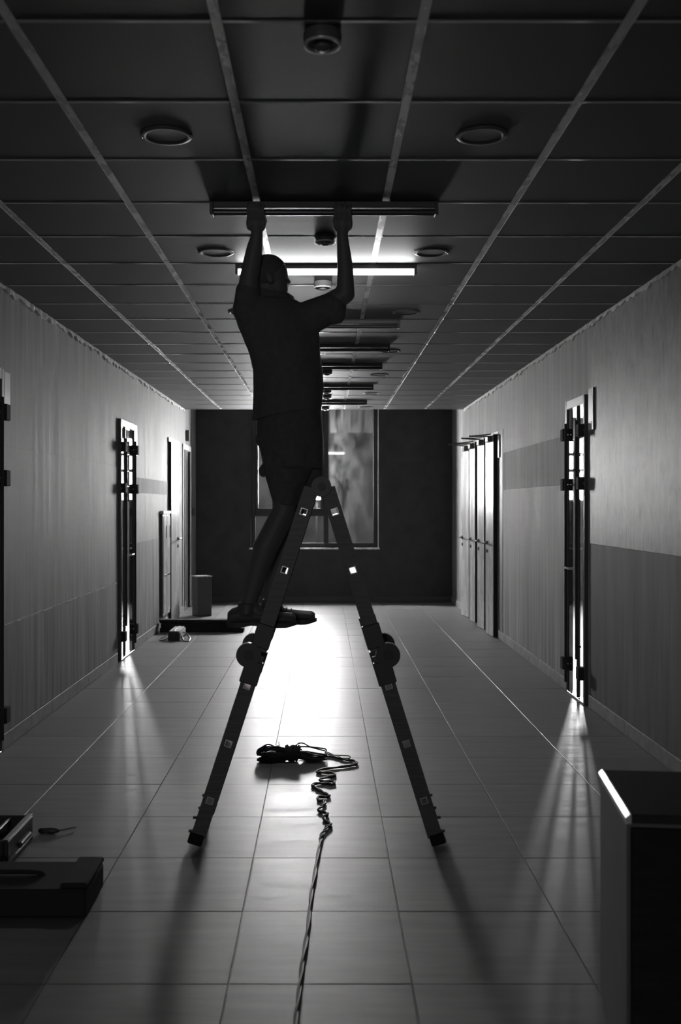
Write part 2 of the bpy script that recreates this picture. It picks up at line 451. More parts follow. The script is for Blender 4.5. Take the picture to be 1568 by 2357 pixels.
frame_bar(win, -1.106, -1.06, 1.511, 3.23, 'sash_bar', FY0 - 0.01, FY1 - 0.01); frame_bar(win, -0.057, -0.007, 1.511, 3.23, 'sash_bar', FY0 - 0.01, FY1 - 0.01)
def pane(x0, x1, z0, z1, mat, parent, y=YE + 0.095):
    bm = bmesh.new(); vs = [bm.verts.new(p) for p in ((x0, y, z0), (x1, y, z0), (x1, y, z1), (x0, y, z1))]
    bm.faces.new(vs); return build('pane', bm, mat, parent)
pane(-1.106, -0.007, 0.953, 1.386, M['film_mid'], win)
pane(-1.06, -0.057, 1.511, 3.23, M['film_mid'], win)
pane(0.07, 0.795, 0.953, 2.73, M['film_dark'], win); pane(0.07, 0.795, 2.73, 3.23, M['film_top'], win)
bm = bmesh.new(); box(bm, WX0 - 0.03, WX1 + 0.03, YE - 0.03, YE + 0.06, WZ0 - 0.03, WZ0 - 0.005, 0.004); build('sill', bm, M['tee'], win)
bm = bmesh.new(); box(bm, WX1 + 0.002, WX1 + 0.012, YE - 0.012, YE, WZ0, WZ1); build('edge_bead', bm, M['white'], win)
bm = bmesh.new(); box(bm, WX0 - 0.012, WX0 - 0.002, YE - 0.012, YE, WZ0, WZ1); build('edge_bead', bm, M['bin'], win)

# wall behind the photographer
bm = bmesh.new(); box(bm, -W - T, W + T, -8.2, -8.0, 0, H + 0.3); struct(build('wall_near', bm, M['wall']), 'plain wall closing the corridor behind the viewpoint')

# side rooms behind the glass doors: far wall with a window added for the floor streaks, side wall, ceiling
def side_room(s, xw0, xw1, ynear, n, lab):
    xa = s * (W + T); xb = s * 6.5; bm = bmesh.new()
    x0, x1 = sorted((xa, xb)); w0, w1 = sorted((xw0, xw1)); z0, z1 = 1.62, 2.64
    for (a, b, c, d) in ((x0, w0, 0, H), (w1, x1, 0, H), (w0, w1, 0, z0), (w0, w1, z1, H)): box(bm, a, b, 16.8, 17.0, c, d)
    a, b = sorted((xb, s * 6.7)); box(bm, a, b, ynear, 17.0, 0, H)
    box(bm, x0, x1, ynear - 0.2, ynear, 0, H)
    struct(build('wall_room_' + lab, bm, M['wall']), 'grey walls of the side room seen through the %s glass door' % lab)
    bm = bmesh.new(); box(bm, x0 - (0.2 if s < 0 else 0), x1 + (0.2 if s > 0 else 0), ynear - 0.2, 17.0, H, H + 0.2); struct(build('ceiling_room_' + lab, bm, M['white']), 'ceiling of the side room behind the %s glass door' % lab)
    wn = struct(empty('window_%d' % n, ((xw0 + xw1) / 2, 16.9, z0)), 'bright barred window of the side room on the %s' % lab)
    for z in (z0 + 0.25, z0 + 0.5, z0 + 0.77): 
        bm = bmesh.new(); box(bm, w0, w1, 16.86, 16.92, z, z + 0.04); build('glazing_bar', bm, M['bin'], wn)
    for k in (1, 2):
        xx = w0 + (w1 - w0) * k / 3; bm = bmesh.new(); box(bm, xx - 0.03, xx + 0.03, 16.86, 16.92, z0, z1); build('glazing_bar', bm, M['black'], wn)
    for xx in (w0, w1 - 0.03):
        bm = bmesh.new(); box(bm, xx, xx + 0.03, 16.85, 16.95, z0, z1); build('window_frame', bm, M['black'], wn)
    pane(w0, w1, z0, z1, M['glass'], wn, 16.9)
side_room(1, 3.85, 4.65, 7.0, 2, 'right')
side_room(-1, -2.72, -3.62, 5.0, 3, 'left')

# ------------------------------------------------------------------ doors
def glass_door(n, s, ya, yb, label, lever=True):
    """ya nearer, yb farther from the viewpoint"""
    root = struct(empty('door_%d' % n, (s * W, (ya + yb) / 2, 0)), label)
    xi, xo = sorted((s * (W - 0.030), s * (W + T)))
    def bar(name, y0, y1, z0, z1, mat, x0=xi, x1=xo, bev=0.003):
        bm = bmesh.new(); box(bm, x0, x1, y0, y1, z0, z1, bev); return build(name, bm, mat, root)
    bar('jamb', ya, ya + 0.045, 0.002, DH, M['black']); bar('jamb', yb - 0.045, yb, 0.002, DH, M['black'])
    bar('head_trim', ya + 0.045, yb - 0.045, DH - 0.07, DH, M['white'])
    bar('threshold', ya + 0.045, yb - 0.045, 0.001, 0.018, M['steel'])
    ys = ya + 0.25
    bar('stile', ys - 0.012, ys + 0.012, 0.02, DH - 0.07, M['black'], *sorted((s * (W - 0.028), s * (W + 0.0))))
    xg = s * (W - 0.018)
    def sheet(y0, y1, z0, z1):
        bm = bmesh.new(); bm.faces.new([bm.verts.new(p) for p in ((xg, y0, z0), (xg, y1, z0), (xg, y1, z1), (xg, y0, z1))]); build('glass_leaf', bm, M['door_glass'], root)
    sheet(ya + 0.045, ys - 0.012, 0.02, DH - 0.07); sheet(ys + 0.012, yb - 0.045, 0.02, DH - 0.07)
    for yy, z0, z1 in ((ya + 0.15, 0.34, 2.24), (yb - 0.12, 0.10, 2.24)):
        bm = bmesh.new(); x = s * (W - 0.055); cyl(bm, (x + s * 0.0, yy, z0), (x, yy, z1), 0.011, seg=10)
        for z in (z0 + 0.1, z1 - 0.12): cyl(bm, (x, yy, z), (xg, yy, z), 0.008, seg=8)
        build('pull_bar', bm, M['matt_black'], root)
    for yy in (ya + 0.05, yb - 0.05):
        for z in (2.15, 1.735, 0.245):
            bm = bmesh.new(); x0, x1 = sorted((s * (W - 0.075), s * (W + 0.015)))
            box(bm, x0, x1, yy - 0.04, yy + 0.04, z - 0.05, z + 0.05, 0.004)
            h = build('patch_fitting', bm, M['matt_black'], root)
            bm = bmesh.new(); cyl(bm, (s * (W - 0.03), yy - 0.042, z), (s * (W - 0.03), yy - 0.038, z), 0.006, seg=8); build('bolt', bm, M['steel'], h)
    if lever:
        bm = bmesh.new(); x = s * (W - 0.075); cyl(bm, (xg, ys + 0.07, 1.05), (x, ys + 0.07, 1.05), 0.011, seg=10); cyl(bm, (x, ys + 0.07, 1.05), (x, ys + 0.20, 1.05), 0.010, seg=10)
        build('lever_handle', bm, M['steel'], root)
    return root
glass_door(1, -1, 5.70, 6.52, 'black framed glass door cut off by the picture edge on the left wall', False)
glass_door(2, -1, 10.27, 11.04, 'black framed glass door further along the left wall, light streaks before it')
glass_door(3, 1, 8.01, 8.64, 'black framed glass door in the right wall with an added window beyond')

def lever(root, s, x, y, z, d=-1, R=Matrix.Identity(3), pv=Vector((0, 0, 0))):
    bm = bmesh.new(); xx = x - s * 0.05
    cyl(bm, (x, y, z), (x - s * 0.012, y, z), 0.025, seg=14); cyl(bm, (x, y, z), (xx, y, z), 0.010, seg=10); cyl(bm, (xx, y, z), (xx, y + d * 0.12, z), 0.012, seg=10); bmesh.ops.rotate(bm, verts=bm.verts, cent=pv, matrix=R)
    build('lever_handle', bm, M['black'], root)
    bm = bmesh.new(); cyl(bm, (x, y, z - 0.1), (x - s * 0.012, y, z - 0.1), 0.022, seg=14); bmesh.ops.rotate(bm, verts=bm.verts, cent=pv, matrix=R); build('lock_rose', bm, M['black'], root)
def slab_leaf(root, s, y0, y1, proud, ajar=0.0, name='leaf'):
    """leaf hinged at its near edge, standing ajar into the corridor"""
    x0, x1 = sorted((s * (W - 0.001), s * (W - proud))); R = Matrix.Rotation(math.radians(ajar) * s, 3, 'Z'); pv = (s * W, y0, 0)
    bm = bmesh.new(); box(bm, x0, x1, y0, y1, 0.008, DH - 0.03, 0.002, R, pv); o = build(name, bm, M['doorleaf'], root)
    x0, x1 = sorted((s * (W - 0.001), s * (W - proud + 0.002)))
    bm = bmesh.new(); box(bm, x0, x1, y0 - 0.012, y0 - 0.001, 0.008, DH - 0.03); build('leaf_edge', bm, M['matt_black'], o)  # black strip paints in the unlit near edge of the white leaf
    return o, R, Vector(pv)
# plain door on the left wall
d4 = struct(empty('door_4', (-W, 14.0, 0)), 'plain white door with a lever handle on the left wall')
_, R_, pv_ = slab_leaf(d4, -1, 13.60, 14.00, 0.042, 6.5); lever(d4, -1, -W + 0.042, 13.93, 1.11, -1, R_, pv_)
bm = bmesh.new(); box(bm, -W, -W + 0.02, 13.52, 14.50, DH - 0.028, DH + 0.03, 0.003); build('head_trim', bm, M['white'], d4)
bm = bmesh.new(); box(bm, -W, -W + 0.012, 14.04, 14.50, 0.005, DH - 0.03, 0.003); build('jamb', bm, M['wall_light'], d4)
# open doorway, its unlit inside put in as a dark grey sheet
d5 = struct(empty('door_5', (-W, 15.4, 0)), 'white framed open doorway, its unlit inside a dark grey sheet, near the end of the left wall')
bm = bmesh.new(); box(bm, -W - 0.12, -W - 0.07, 15.0, 15.74, 0.008, DH - 0.06, 0.003); build('leaf', bm, M['bin'], d5)  # dark sheet in place of the unlit inside, no real door leaf
for a, b, c, d in ((14.92, 14.98, 0.005, DH + 0.03), (15.76, 15.82, 0.005, DH + 0.03), (14.98, 15.76, DH - 0.05, DH + 0.03)):
    bm = bmesh.new(); box(bm, -W - 0.06, -W + 0.015, a, b, c, d, 0.003); build('door_frame', bm, M['white'], d5)
# two pairs of narrow leaves on the right wall
def double_door(n, leaves, label):
    root = struct(empty('door_%d' % n, (W, leaves[0][0], 0)), label)
    for k, (a, b) in enumerate(leaves):
        _, R_, pv_ = slab_leaf(root, 1, a, b, 0.060, 5.0 + (a - 12.15) * 0.8); lever(root, 1, W - 0.060, b - 0.08, 1.11, -1, R_, pv_)
        cz = DH + 0.0
        bm = bmesh.new(); box(bm, W - 0.12, W - 0.061, a + 0.03, a + 0.22, DH - 0.115, DH - 0.055, 0.006); c = build('door_closer', bm, M['black'], root)
        bm = bmesh.new(); p = Vector((W - 0.07, a + 0.06, DH - 0.05)); q = Vector((W - 0.30, a + 0.25, DH - 0.035 + 0.02 * k)); r = Vector((W - 0.02, a + 0.42, DH + 0.0))
        cyl(bm, p + Vector((0, 0, -0.02)), p + Vector((0, 0, 0.01)), 0.014, seg=10); path_tube(bm, [p, q], 0.008, 8); path_tube(bm, [q, r], 0.007, 8); ball(bm, q, 0.012, 10, 6)
        build('closer_arm', bm, M['black'], c)
    a, b = leaves[0][0] - 0.02, leaves[-1][1] + 0.05
    bm = bmesh.new(); box(bm, W - 0.006, W, a, b, 0.005, DH + 0.01, 0.001); build('door_frame', bm, M['white'], root)
double_door(6, [(12.15, 12.52), (12.85, 13.19)], 'nearer pair of narrow white doors on the right wall with closers')
double_door(7, [(13.63, 13.92), (14.20, 14.63)], 'farther pair of narrow white doors at the right wall end')

# ------------------------------------------------------------------ outdoors beyond the end window
bm = bmesh.new(); box(bm, -30, 30, 16.85, 60, -0.5, -0.3); struct(build('ground_outside', bm, M['ground']), 'ground outside the end window')
bl = empty('building', (0, 27, -0.3))
bm = bmesh.new(); box(bm, -14, 14, 27, 33, -0.3, 4.4); build('facade', bm, M['facade'], bl)
for k, x in enumerate((-6, -2.6, 2.6, 6)):
    bm = bmesh.new(); box(bm, x - 0.6, x + 0.6, 26.95, 27.0, 1.0, 2.4, 0.01); build('window', bm, M['casing'], bl)
bm = bmesh.new(); box(bm, -14.2, 14.2, 26.8, 33.2, 4.4, 4.5); build('roof', bm, M['casing'], bl)
tag(bl, 'dim building facade seen through the dusty end window', 'building')
fl = empty('floodlight_bank', (-0.44, 17.3, -0.3))
for z0, z1 in ((2.44, 2.67), (2.17, 2.38), (1.90, 2.11), (1.655, 1.84)):
    bm = bmesh.new(); box(bm, -0.85, -0.035, 17.2, 17.22, z0, z1, 0.004); build('lamp_face', bm, M['lamp_on'], fl)
    bm = bmesh.new(); box(bm, -0.86, -0.025, 17.225, 17.30, z0 - 0.01, z1 + 0.01, 0.004); build('housing', bm, M['black'], fl)
for x in (-0.76, -0.12):
    bm = bmesh.new(); box(bm, x - 0.02, x + 0.02, 17.305, 17.345, -0.29, 2.70, 0.004); build('post', bm, M['black'], fl)
bm = bmesh.new(); box(bm, -1.0, 0.1, 17.05, 17.55, -0.299, -0.26, 0.01); build('base_plate', bm, M['black'], fl)
tag(fl, 'glaring bank of floodlights outside the window, mostly hidden behind the man', 'lamp')

# ------------------------------------------------------------------ ceiling fittings
def batten(name, x, y, lit, label, group, L=1.06, cat='light'):
    root = empty(name, (x, y, H))
    bm = bmesh.new(); box(bm, x - L / 2 + 0.015, x + L / 2 - 0.015, y - 0.026, y + 0.026, H - 0.030, H - 0.001, 0.003); build('casing', bm, M['casing'], root)
    for e in (-1, 1):
        xe = x + e * L / 2; a, b = sorted((xe, xe - e * 0.016)); bm = bmesh.new(); box(bm, a, b, y - 0.028, y + 0.028, H - 0.064, H - 0.001, 0.003); build('end_cap', bm, M['casing'], root)
    bm = bmesh.new(); cyl(bm, (x - L / 2 + 0.016, y, H - 0.046), (x + L / 2 - 0.016, y, H - 0.046), 0.015, seg=16); build('tube', bm, M['tube_on'] if lit else M['tube_off'], root, smooth=False)
    tag(root, label, cat, group); return root
batten('batten_light', 0.0, 4.785, False, 'unlit light batten held up by the man on the ladder', None)
batten('batten_light', 0.012, 6.02, True, 'lit white light batten behind the man, the only glowing one', None)
ordn = ['first', 'second', 'third', 'fourth', 'fifth']
for k, yy in enumerate((7.84, 9.03, 10.23, 12.07, 13.85)):
    batten('batten_light', 0.03, yy, False, '%s unlit light batten beyond the glowing batten' % ordn[k], 'unlit battens beyond the lit one', 1.10)

def detector(x, y, label, r=0.056):
    root = empty('smoke_detector', (x, y, H))
    bm = bmesh.new(); lathe(bm, (x, y, H), [(0, -0.002), (r, -0.002), (r * 1.04, -0.02), (r * 0.92, -0.034), (0, -0.034)]); build('base', bm, M['casing'], root, smooth=False)
    bm = bmesh.new(); lathe(bm, (x, y, H), [(0, -0.034), (r * 0.45, -0.035), (r * 0.42, -0.05), (r * 0.2, -0.058), (0, -0.060)]); build('sensor', bm, M['casing'], root, smooth=False)
    bm = bmesh.new(); lathe(bm, (x, y, H), [(r * 1.0, -0.036), (r * 0.80, -0.030), (r * 0.78, -0.038), (r * 0.98, -0.044), (r * 1.0, -0.036)]); build('rim', bm, M['tee'], root, smooth=True)  # pale rim on a dark base stands in for its lit crescent
    tag(root, label, 'smoke detector', 'smoke detectors along the ceiling middle')
detector(-0.005, 3.06, 'round smoke detector above everything, nearest on the ceiling with a rim paled as if lit')
detector(0.006, 5.36, 'round smoke detector between the man\'s raised arms, before the glowing batten')
detector(-0.008, 6.48, 'round smoke detector just behind the glowing batten')
detector(0.03, 10.75, 'round smoke detector beside the man\'s shirt, past the third unlit batten')
detector(0.035, 12.55, 'round smoke detector just past the fourth unlit batten')
detector(0.04, 13.2, 'round smoke detector before the fifth unlit batten')
detector(0.02, 14.75, 'round smoke detector farthest along, close to the end window')

def downlight(x, y, label):
    root = empty('ceiling_speaker', (x, y, H))
    bm = bmesh.new(); lathe(bm, (x, y, H), [(0.075, -0.004), (0.097, -0.001), (0.099, 0.0), (0.097, -0.006), (0.080, -0.010), (0.075, -0.004)], 32); build('rim', bm, M['casing'], root, smooth=True)
    bm = bmesh.new(); lathe(bm, (x, y, H), [(0, -0.003), (0.076, -0.003), (0.076, 0.001), (0, 0.001)], 32); build('grille', bm, M['casing'], root)
    for e in (-1, 1):
        bm = bmesh.new(); ball(bm, (x + e * 0.094, y, H - 0.007), (0.007, 0.007, 0.005), 10, 6); build('clip', bm, M['steel'], root, smooth=True)
    tag(root, label, 'downlight', 'round recessed fittings in the ceiling')
nm = ['nearest', 'second', 'third', 'fourth', 'fifth', 'sixth', 'farthest']
for k, yy in enumerate((3.91, 5.72, 7.5, 9.38, 11.1, 12.94, 14.78)):
    downlight(0.60, yy, '%s round recessed fitting of the right ceiling row' % nm[k])
    if k < 3: downlight(-0.60, yy, '%s round recessed fitting of the left ceiling row' % nm[k])

# ------------------------------------------------------------------ wall fittings
def wall_plate(s, y0, y1, z0, z1, label, d=0.02, mat='white'):
    x0, x1 = sorted((s * (W - 0.0045), s * (W - d))); r = empty('sign_plate', (s * W, (y0 + y1) / 2, z0))
    bm = bmesh.new(); box(bm, x0, x1, y0, y1, z0, z1, 0.002); build('plate', bm, M[mat], r)
    bm = bmesh.new(); xx = s * (W - d - 0.001); x0, x1 = sorted((xx, s * (W - d))); box(bm, x0, x1, y0 + 0.015, y1 - 0.015, z0 + 0.06, z0 + 0.064); build('ruled_line', bm, M['bin'], r)
    bm = bmesh.new(); x0, x1 = sorted((s * (W - 0.0045), s * (W - d + 0.001))); box(bm, x0, x1, y0 - 0.008, y0 - 0.0005, z0, z1); build('side_edge', bm, M['black'], r)
    tag(r, label, 'sign', 'pale plates beside the doors')
wall_plate(-1, 6.56, 6.68, 2.11, 2.42, 'blank pale plate beside the door cut off at the left edge')
wall_plate(-1, 11.08, 11.22, 2.10, 2.43, 'blank pale plate at the top of the farther left glass door')
wall_plate(1, 7.80, 7.93, 2.14, 2.46, 'blank pale plate at the top of the right glass door')
wall_plate(1, 11.98, 12.10, 2.12, 2.38, 'blank pale plate beside the nearer pair of narrow doors')
ex = empty('exit_sign_box', (-W, 15.35, 2.5))
bm = bmesh.new(); box(bm, -W, -W + 0.05, 15.30, 15.38, 2.52, 2.68, 0.004); build('body', bm, M['black'], ex)
bm = bmesh.new(); box(bm, -W, -W + 0.012, 15.385, 15.42, 2.53, 2.67, 0.003); build('bracket', bm, M['casing'], ex)
tag(ex, 'small dark wall box above the white framed doorway', 'wall box')
sw = empty('switch_box', (-W, 15.98, 1.4))
bm = bmesh.new(); box(bm, -W, -W + 0.05, 15.93, 16.03, 1.40, 1.51, 0.006); build('body', bm, M['black'], sw)
bm = bmesh.new(); box(bm, -W + 0.05, -W + 0.056, 15.95, 16.01, 1.43, 1.48, 0.002); build('button', bm, M['casing'], sw)
tag(sw, 'small black switch box beside the white framed doorway', 'switch')

# low glazed cabinet on the left wall
cb = empty('wall_cabinet', (-W, 13.2, 0.16))
bm = bmesh.new(); box(bm, -W, -W + 0.035, 12.90, 13.50, 0.16, 1.45, 0.003); build('body', bm, M['doorleaf'], cb)
bm = bmesh.new(); box(bm, -W, -W + 0.036, 12.885, 12.899, 0.16, 1.45); build('side_edge', bm, M['black'], cb)  # black strip puts the shadow of the near side into colour
bm = bmesh.new(); box(bm, -W, -W + 0.05, 12.885, 13.51, 1.452, 1.49, 0.003); build('top_rail', bm, M['white'], cb)
for a, b in ((12.92, 13.19), (13.21, 13.48)):
    bm = bmesh.new(); box(bm, -W + 0.0355, -W + 0.043, a, b, 0.20, 1.42, 0.003); d = build('cabinet_door', bm, M['doorleaf'], cb)
    bm = bmesh.new(); box(bm, -W + 0.0435, -W + 0.05, b - 0.06, b - 0.04, 1.14, 1.30, 0.002); build('handle', bm, M['black'], d)
    bm = bmesh.new(); box(bm, -W + 0.0435, -W + 0.047, a + 0.03, b - 0.03, 0.66, 0.68, 0.001); build('hinge_strip', bm, M['steel'], d)
tag(cb, 'low glossy two-door wall cabinet beside the plain white door', 'cabinet')

# ------------------------------------------------------------------ things along the far left wall
bd = [(-2.02, -0.99, 12.62, 12.80, 0.0, 0.05), (-2.01, -1.02, 12.64, 12.80, 0.052, 0.10), (-2.03, -1.15, 12.66, 12.80, 0.102, 0.15)]
for k, (a, b, c, d, e, f) in enumerate(bd):
    bm = bmesh.new(); box(bm, a, b, c, d, e + 0.001, f, 0.004)
    o = build('board', bm, M['board'], origin=((a + b) / 2, (c + d) / 2, e + 0.001))
    o.name = 'timber_board'
    tag(o, ['lowest dark board of the flat pile across the floor behind the pouch', 'middle dark board of the flat pile across the floor behind the pouch', 'top dark board of the flat pile across the floor behind the pouch'][k], 'board', 'dark boards lying on the floor by the left wall')

bn = empty('waste_bin', (-1.73, 14.5, 0))
rz = Matrix.Rotation(math.radians(30), 3, 'Z')
bm = bmesh.new(); vs = box(bm, -0.105, 0.105, -0.105, 0.105, 0.001, 0.55, 0.006); bmesh.ops.rotate(bm, verts=bm.verts, cent=(0, 0, 0), matrix=rz); bmesh.ops.translate(bm, verts=bm.verts, vec=(-1.73, 14.55, 0)); build('body', bm, M['bin'], bn)
bm = bmesh.new(); box(bm, -0.112, 0.112, -0.112, 0.112, 0.552, 0.566, 0.003); bmesh.ops.rotate(bm, verts=bm.verts, cent=(0, 0, 0), matrix=rz); bmesh.ops.translate(bm, verts=bm.verts, vec=(-1.73, 14.55, 0)); build('rim', bm, M['tee'], bn)
tag(bn, 'upright square grey bin standing by the white framed doorway', 'bin')

pg = empty('tool_pouch', (-1.74, 11.95, 0))
def prism(bm, prof, y0, y1, xo=0.0, taper=1.0):
    a = [bm.verts.new((x + xo, y0, z)) for x, z in prof]; b = [bm.verts.new((x * taper + xo, y1, z)) for x, z in prof]
    n = len(prof)
    for k in range(n): bm.faces.new((a[k], a[(k + 1) % n], b[(k + 1) % n], b[k]))
    bm.faces.new(a[::-1]); bm.faces.new(b)
bm = bmesh.new(); prism(bm, [(-0.065, 0.002), (0.065, 0.002), (0.068, 0.03), (0.064, 0.085), (0.05, 0.10), (-0.05, 0.10), (-0.064, 0.085), (-0.068, 0.03)], 11.86, 12.36, -1.735); build('body', bm, M['fabric'], pg)
bm = bmesh.new(); prism(bm, [(-0.060, 0.101), (0.060, 0.101), (0.055, 0.108), (-0.055, 0.108)], 11.90, 12.34, -1.735); build('flap', bm, M['bagtop'], pg)
bm = bmesh.new(); prism(bm, [(0.069, 0.02), (0.074, 0.03), (0.072, 0.09), (0.067, 0.095)], 11.90, 12.34, -1.735); build('side_pocket', bm, M['bagtop'], pg)
bm = bmesh.new(); box(bm, -1.742, -1.726, 11.88, 12.35, 0.109, 0.115, 0.002); build('zip', bm, M['steel'], pg)
bm = bmesh.new(); path_tube(bm, spline([(-1.665, 12.1, 0.07), (-1.60, 11.95, 0.07), (-1.55, 11.85, 0.03), (-1.56, 11.75, 0.008), (-1.62, 11.82, 0.01), (-1.66, 11.95, 0.05)], 6), 0.012, 6, 0.4); build('strap', bm, M['black'], pg)
bm = bmesh.new(); path_tube(bm, spline([(-1.80, 12.1, 0.06), (-1.84, 11.98, 0.04), (-1.90, 11.9, 0.008), (-1.86, 11.84, 0.008), (-1.80, 11.9, 0.03)], 6), 0.012, 6, 0.4); build('strap', bm, M['black'], pg)
tag(pg, 'small dark tool pouch with pale top and straps on the tiles', 'bag')

# ------------------------------------------------------------------ the ladder
LY0, LY1 = 4.71, 5.07
ld = empty('step_ladder', (-0.03, 4.89, 0))
RW, RT, HOLE = 0.036, 0.024, 0.017
rung_h = [1.535, 1.268, 0.999, 0.738, 0.473, 0.212]
PL0, PL1 = Vector((-0.585, 0.02)), Vector((-0.066, 1.62))       # left rail axis (x, z)
PR0, PR1 = Vector((0.518, 0.02)), Vector((0.024, 1.62))
def rail(p0, p1, z0, z1, yc, wl=RW):
    """one rail section between heights z0 and z1, pierced where the hollow rungs pass"""
    d = (p1 - p0).normalized(); n = Vector((d.y, -d.x))
    tz = lambda z: (z - p0.y) / d.y
    u0, u1 = tz(z0), tz(z1)
    hs = sorted([tz(h) for h in rung_h if z0 < h < z1])
    bm = bmesh.new()
    def blk(ua, ub, va, vb):
        vs = []
        for yy in (yc - RT / 2, yc + RT / 2):
            for (u, v) in ((ua, va), (ub, va), (ub, vb), (ua, vb)):
                q = p0 + d * u + n * v; vs.append(bm.verts.new((q.x, yy, q.y)))
        a, b = vs[:4], vs[4:]
        for k in range(4): bm.faces.new((a[k], a[(k + 1) % 4], b[(k + 1) % 4], b[k]))
        bm.faces.new(a[::-1]); bm.faces.new(b)
    blk(u0, u1, -wl, -HOLE); blk(u0, u1, HOLE, wl)
    cur = u0
    for h in hs: blk(cur, h - HOLE, -HOLE, HOLE); cur = h + HOLE
    blk(cur, u1, -HOLE, HOLE)
    return build('rail', bm, M['alu'], ld)
for yc in (LY0, LY1):
    for p0, p1 in ((PL0, PL1), (PR0, PR1)):
        rail(p0, p1, 0.05, 0.88, yc, 0.034); rail(p0, p1, 0.90, 1.645, yc, 0.034)
for p0, p1 in ((PL0, PL1), (PR0, PR1)):
    d = (p1 - p0).normalized(); n = Vector((d.y, -d.x))
    for h in rung_h:
        c = p0 + d * ((h - p0.y) / d.y); bm = bmesh.new(); o, i = HOLE - 0.001, HOLE - 0.004
        R = []
        for yy in (LY0 - RT / 2 + 0.004, LY1 + RT / 2 - 0.004):
            for rr in (o, i):
                R.append([bm.verts.new(((c + d * (a * rr) + n * (b * rr)).x, yy, (c + d * (a * rr) + n * (b * rr)).y)) for a, b in ((-1, -1), (1, -1), (1, 1), (-1, 1))])
        for k in range(4):
            k2 = (k + 1) % 4
            bm.faces.new((R[0][k], R[0][k2], R[2][k2], R[2][k])); bm.faces.new((R[1][k], R[1][k2], R[3][k2], R[3][k]))
            bm.faces.new((R[0][k], R[0][k2], R[1][k2], R[1][k])); bm.faces.new((R[2][k], R[2][k2], R[3][k2], R[3][k]))
        build('rung', bm, M['rung'], ld)
    # locking hinge halfway, on the outer side of both rails
    sgn = -1 if p0.x < 0 else 1
    for yc in (LY0, LY1):
        c = p0 + d * ((0.895 - p0.y) / d.y); hc = c + Vector((sgn * 0.045, -0.015)); bm = bmesh.new()
        cyl(bm, (hc.x, yc - 0.022, hc.y), (hc.x, yc + 0.022, hc.y), 0.056, seg=24)
        for uu in (-0.10, 0.075):
            q = c + d * uu; m = Matrix.Rotation(-math.atan2(d.x, d.y) * -1, 3, 'Y')
            box(bm, q.x - 0.042, q.x + 0.042, yc - 0.020, yc + 0.020, q.y - 0.055, q.y + 0.055, 0.004, m, (q.x, yc, q.y))
        o = build('locking_hinge', bm, M['black'], ld)
        bm = bmesh.new(); cyl(bm, (hc.x, yc - 0.034, hc.y), (hc.x, yc - 0.022, hc.y), 0.022, seg=16); build('release_knob', bm, M['case'], o)
        bm = bmesh.new(); q = p0 + d * 0.0
        m = Matrix.Rotation(math.atan2(d.x, d.y), 3, 'Y')
        box(bm, q.x - 0.034, q.x + 0.034, yc - 0.02, yc + 0.02, 0.003, 0.055, 0.006, m, (q.x, yc, 0.035))
        bmesh.ops.translate(bm, verts=bm.verts, vec=(0, 0, 0.004 - min(v.co.z for v in bm.verts)))
        ft = build('rubber_foot', bm, M['rubber'], ld)
        for hh in (0.055, 0.12):
            bm = bmesh.new(); q2 = p0 + d * (hh - p0.y + 0.02); cyl(bm, (q2.x + sgn * 0.03, yc, q2.y), (q2.x + sgn * 0.052, yc, q2.y - sgn * 0.0), 0.007, seg=8); build('foot_bolt', bm, M['black'], ft)
# apex hinge
for yc in (LY0, LY1):
    bm = bmesh.new(); cyl(bm, (-0.012, yc - 0.024, 1.650), (-0.012, yc + 0.024, 1.650), 0.046, seg=28)
    o = build('top_hinge', bm, M['black'], ld)
    bm = bmesh.new(); cyl(bm, (-0.012, yc - 0.034, 1.650), (-0.012, yc - 0.024, 1.650), 0.018, seg=16); build('release_knob', bm, M['case'], o)
tag(ld, 'jointed aluminium trestle ladder standing astride the corridor with a man on it', 'ladder')

# ------------------------------------------------------------------ the man on the ladder
YB = 4.92                     # his body stands between the two ladder frames
def b3(px, py, y=YB): return at(px, py, y)
k_ = YB / FPX                 # metres per picture pixel at his distance
bm = bmesh.new()
# head tilted back, face in profile to the right
rh = Matrix.Rotation(math.radians(-22), 3, 'Y')
ball(bm, b3(622, 634), (0.088, 0.074, 0.094), 24, 16, rh)
ball(bm, b3(636, 650), (0.056, 0.062, 0.080), 20, 12, rh)
ball(bm, b3(646, 674), (0.032, 0.042, 0.040), 16, 10)                        # jaw
capsule(bm, b3(652, 632), 0.013, b3(664, 649), 0.0125)                        # nose
ball(bm, b3(655, 627), (0.014, 0.045, 0.010), 12, 8)                         # brow
ball(bm, b3(654, 664), (0.014, 0.024, 0.009), 12, 8)                         # lips
for sg in (-1, 1):
    ball(bm, b3(622, 646) + Vector((0, sg * 0.076, 0)), (0.020, 0.010, 0.032), 12, 8, rh)   # ears
capsule(bm, b3(615, 660), 0.062, b3(628, 715), 0.066)                        # neck
# chest and trunk under the shirt
ball(bm, b3(640, 770), (0.150, 0.105, 0.150)); ball(bm, b3(660, 880), (0.150, 0.115, 0.16)); ball(bm, b3(664, 985), (0.145, 0.125, 0.13))
# arm at the picture's left: shoulder, elbow, wrist
ya, yw = 4.88, 4.80
SH, EL, WR = b3(572, 712, ya), b3(574, 640, 4.84), b3(592, 540, yw)
capsule(bm, SH, 0.062, EL, 0.046); capsule(bm, EL, 0.047, at(586, 575, 4.82), 0.040); capsule(bm, at(586, 575, 4.82), 0.040, WR, 0.028)
# arm at the picture's right: upper arm reaching forward, forearm upright
SH2, EL2, WR2 = b3(705, 738, 4.92), b3(795, 676, 4.86), b3(788, 540, 4.80)
capsule(bm, SH2, 0.066, EL2, 0.046); capsule(bm, EL2, 0.045, at(795, 620, 4.84), 0.039); capsule(bm, at(795, 620, 4.84), 0.039, WR2, 0.026)
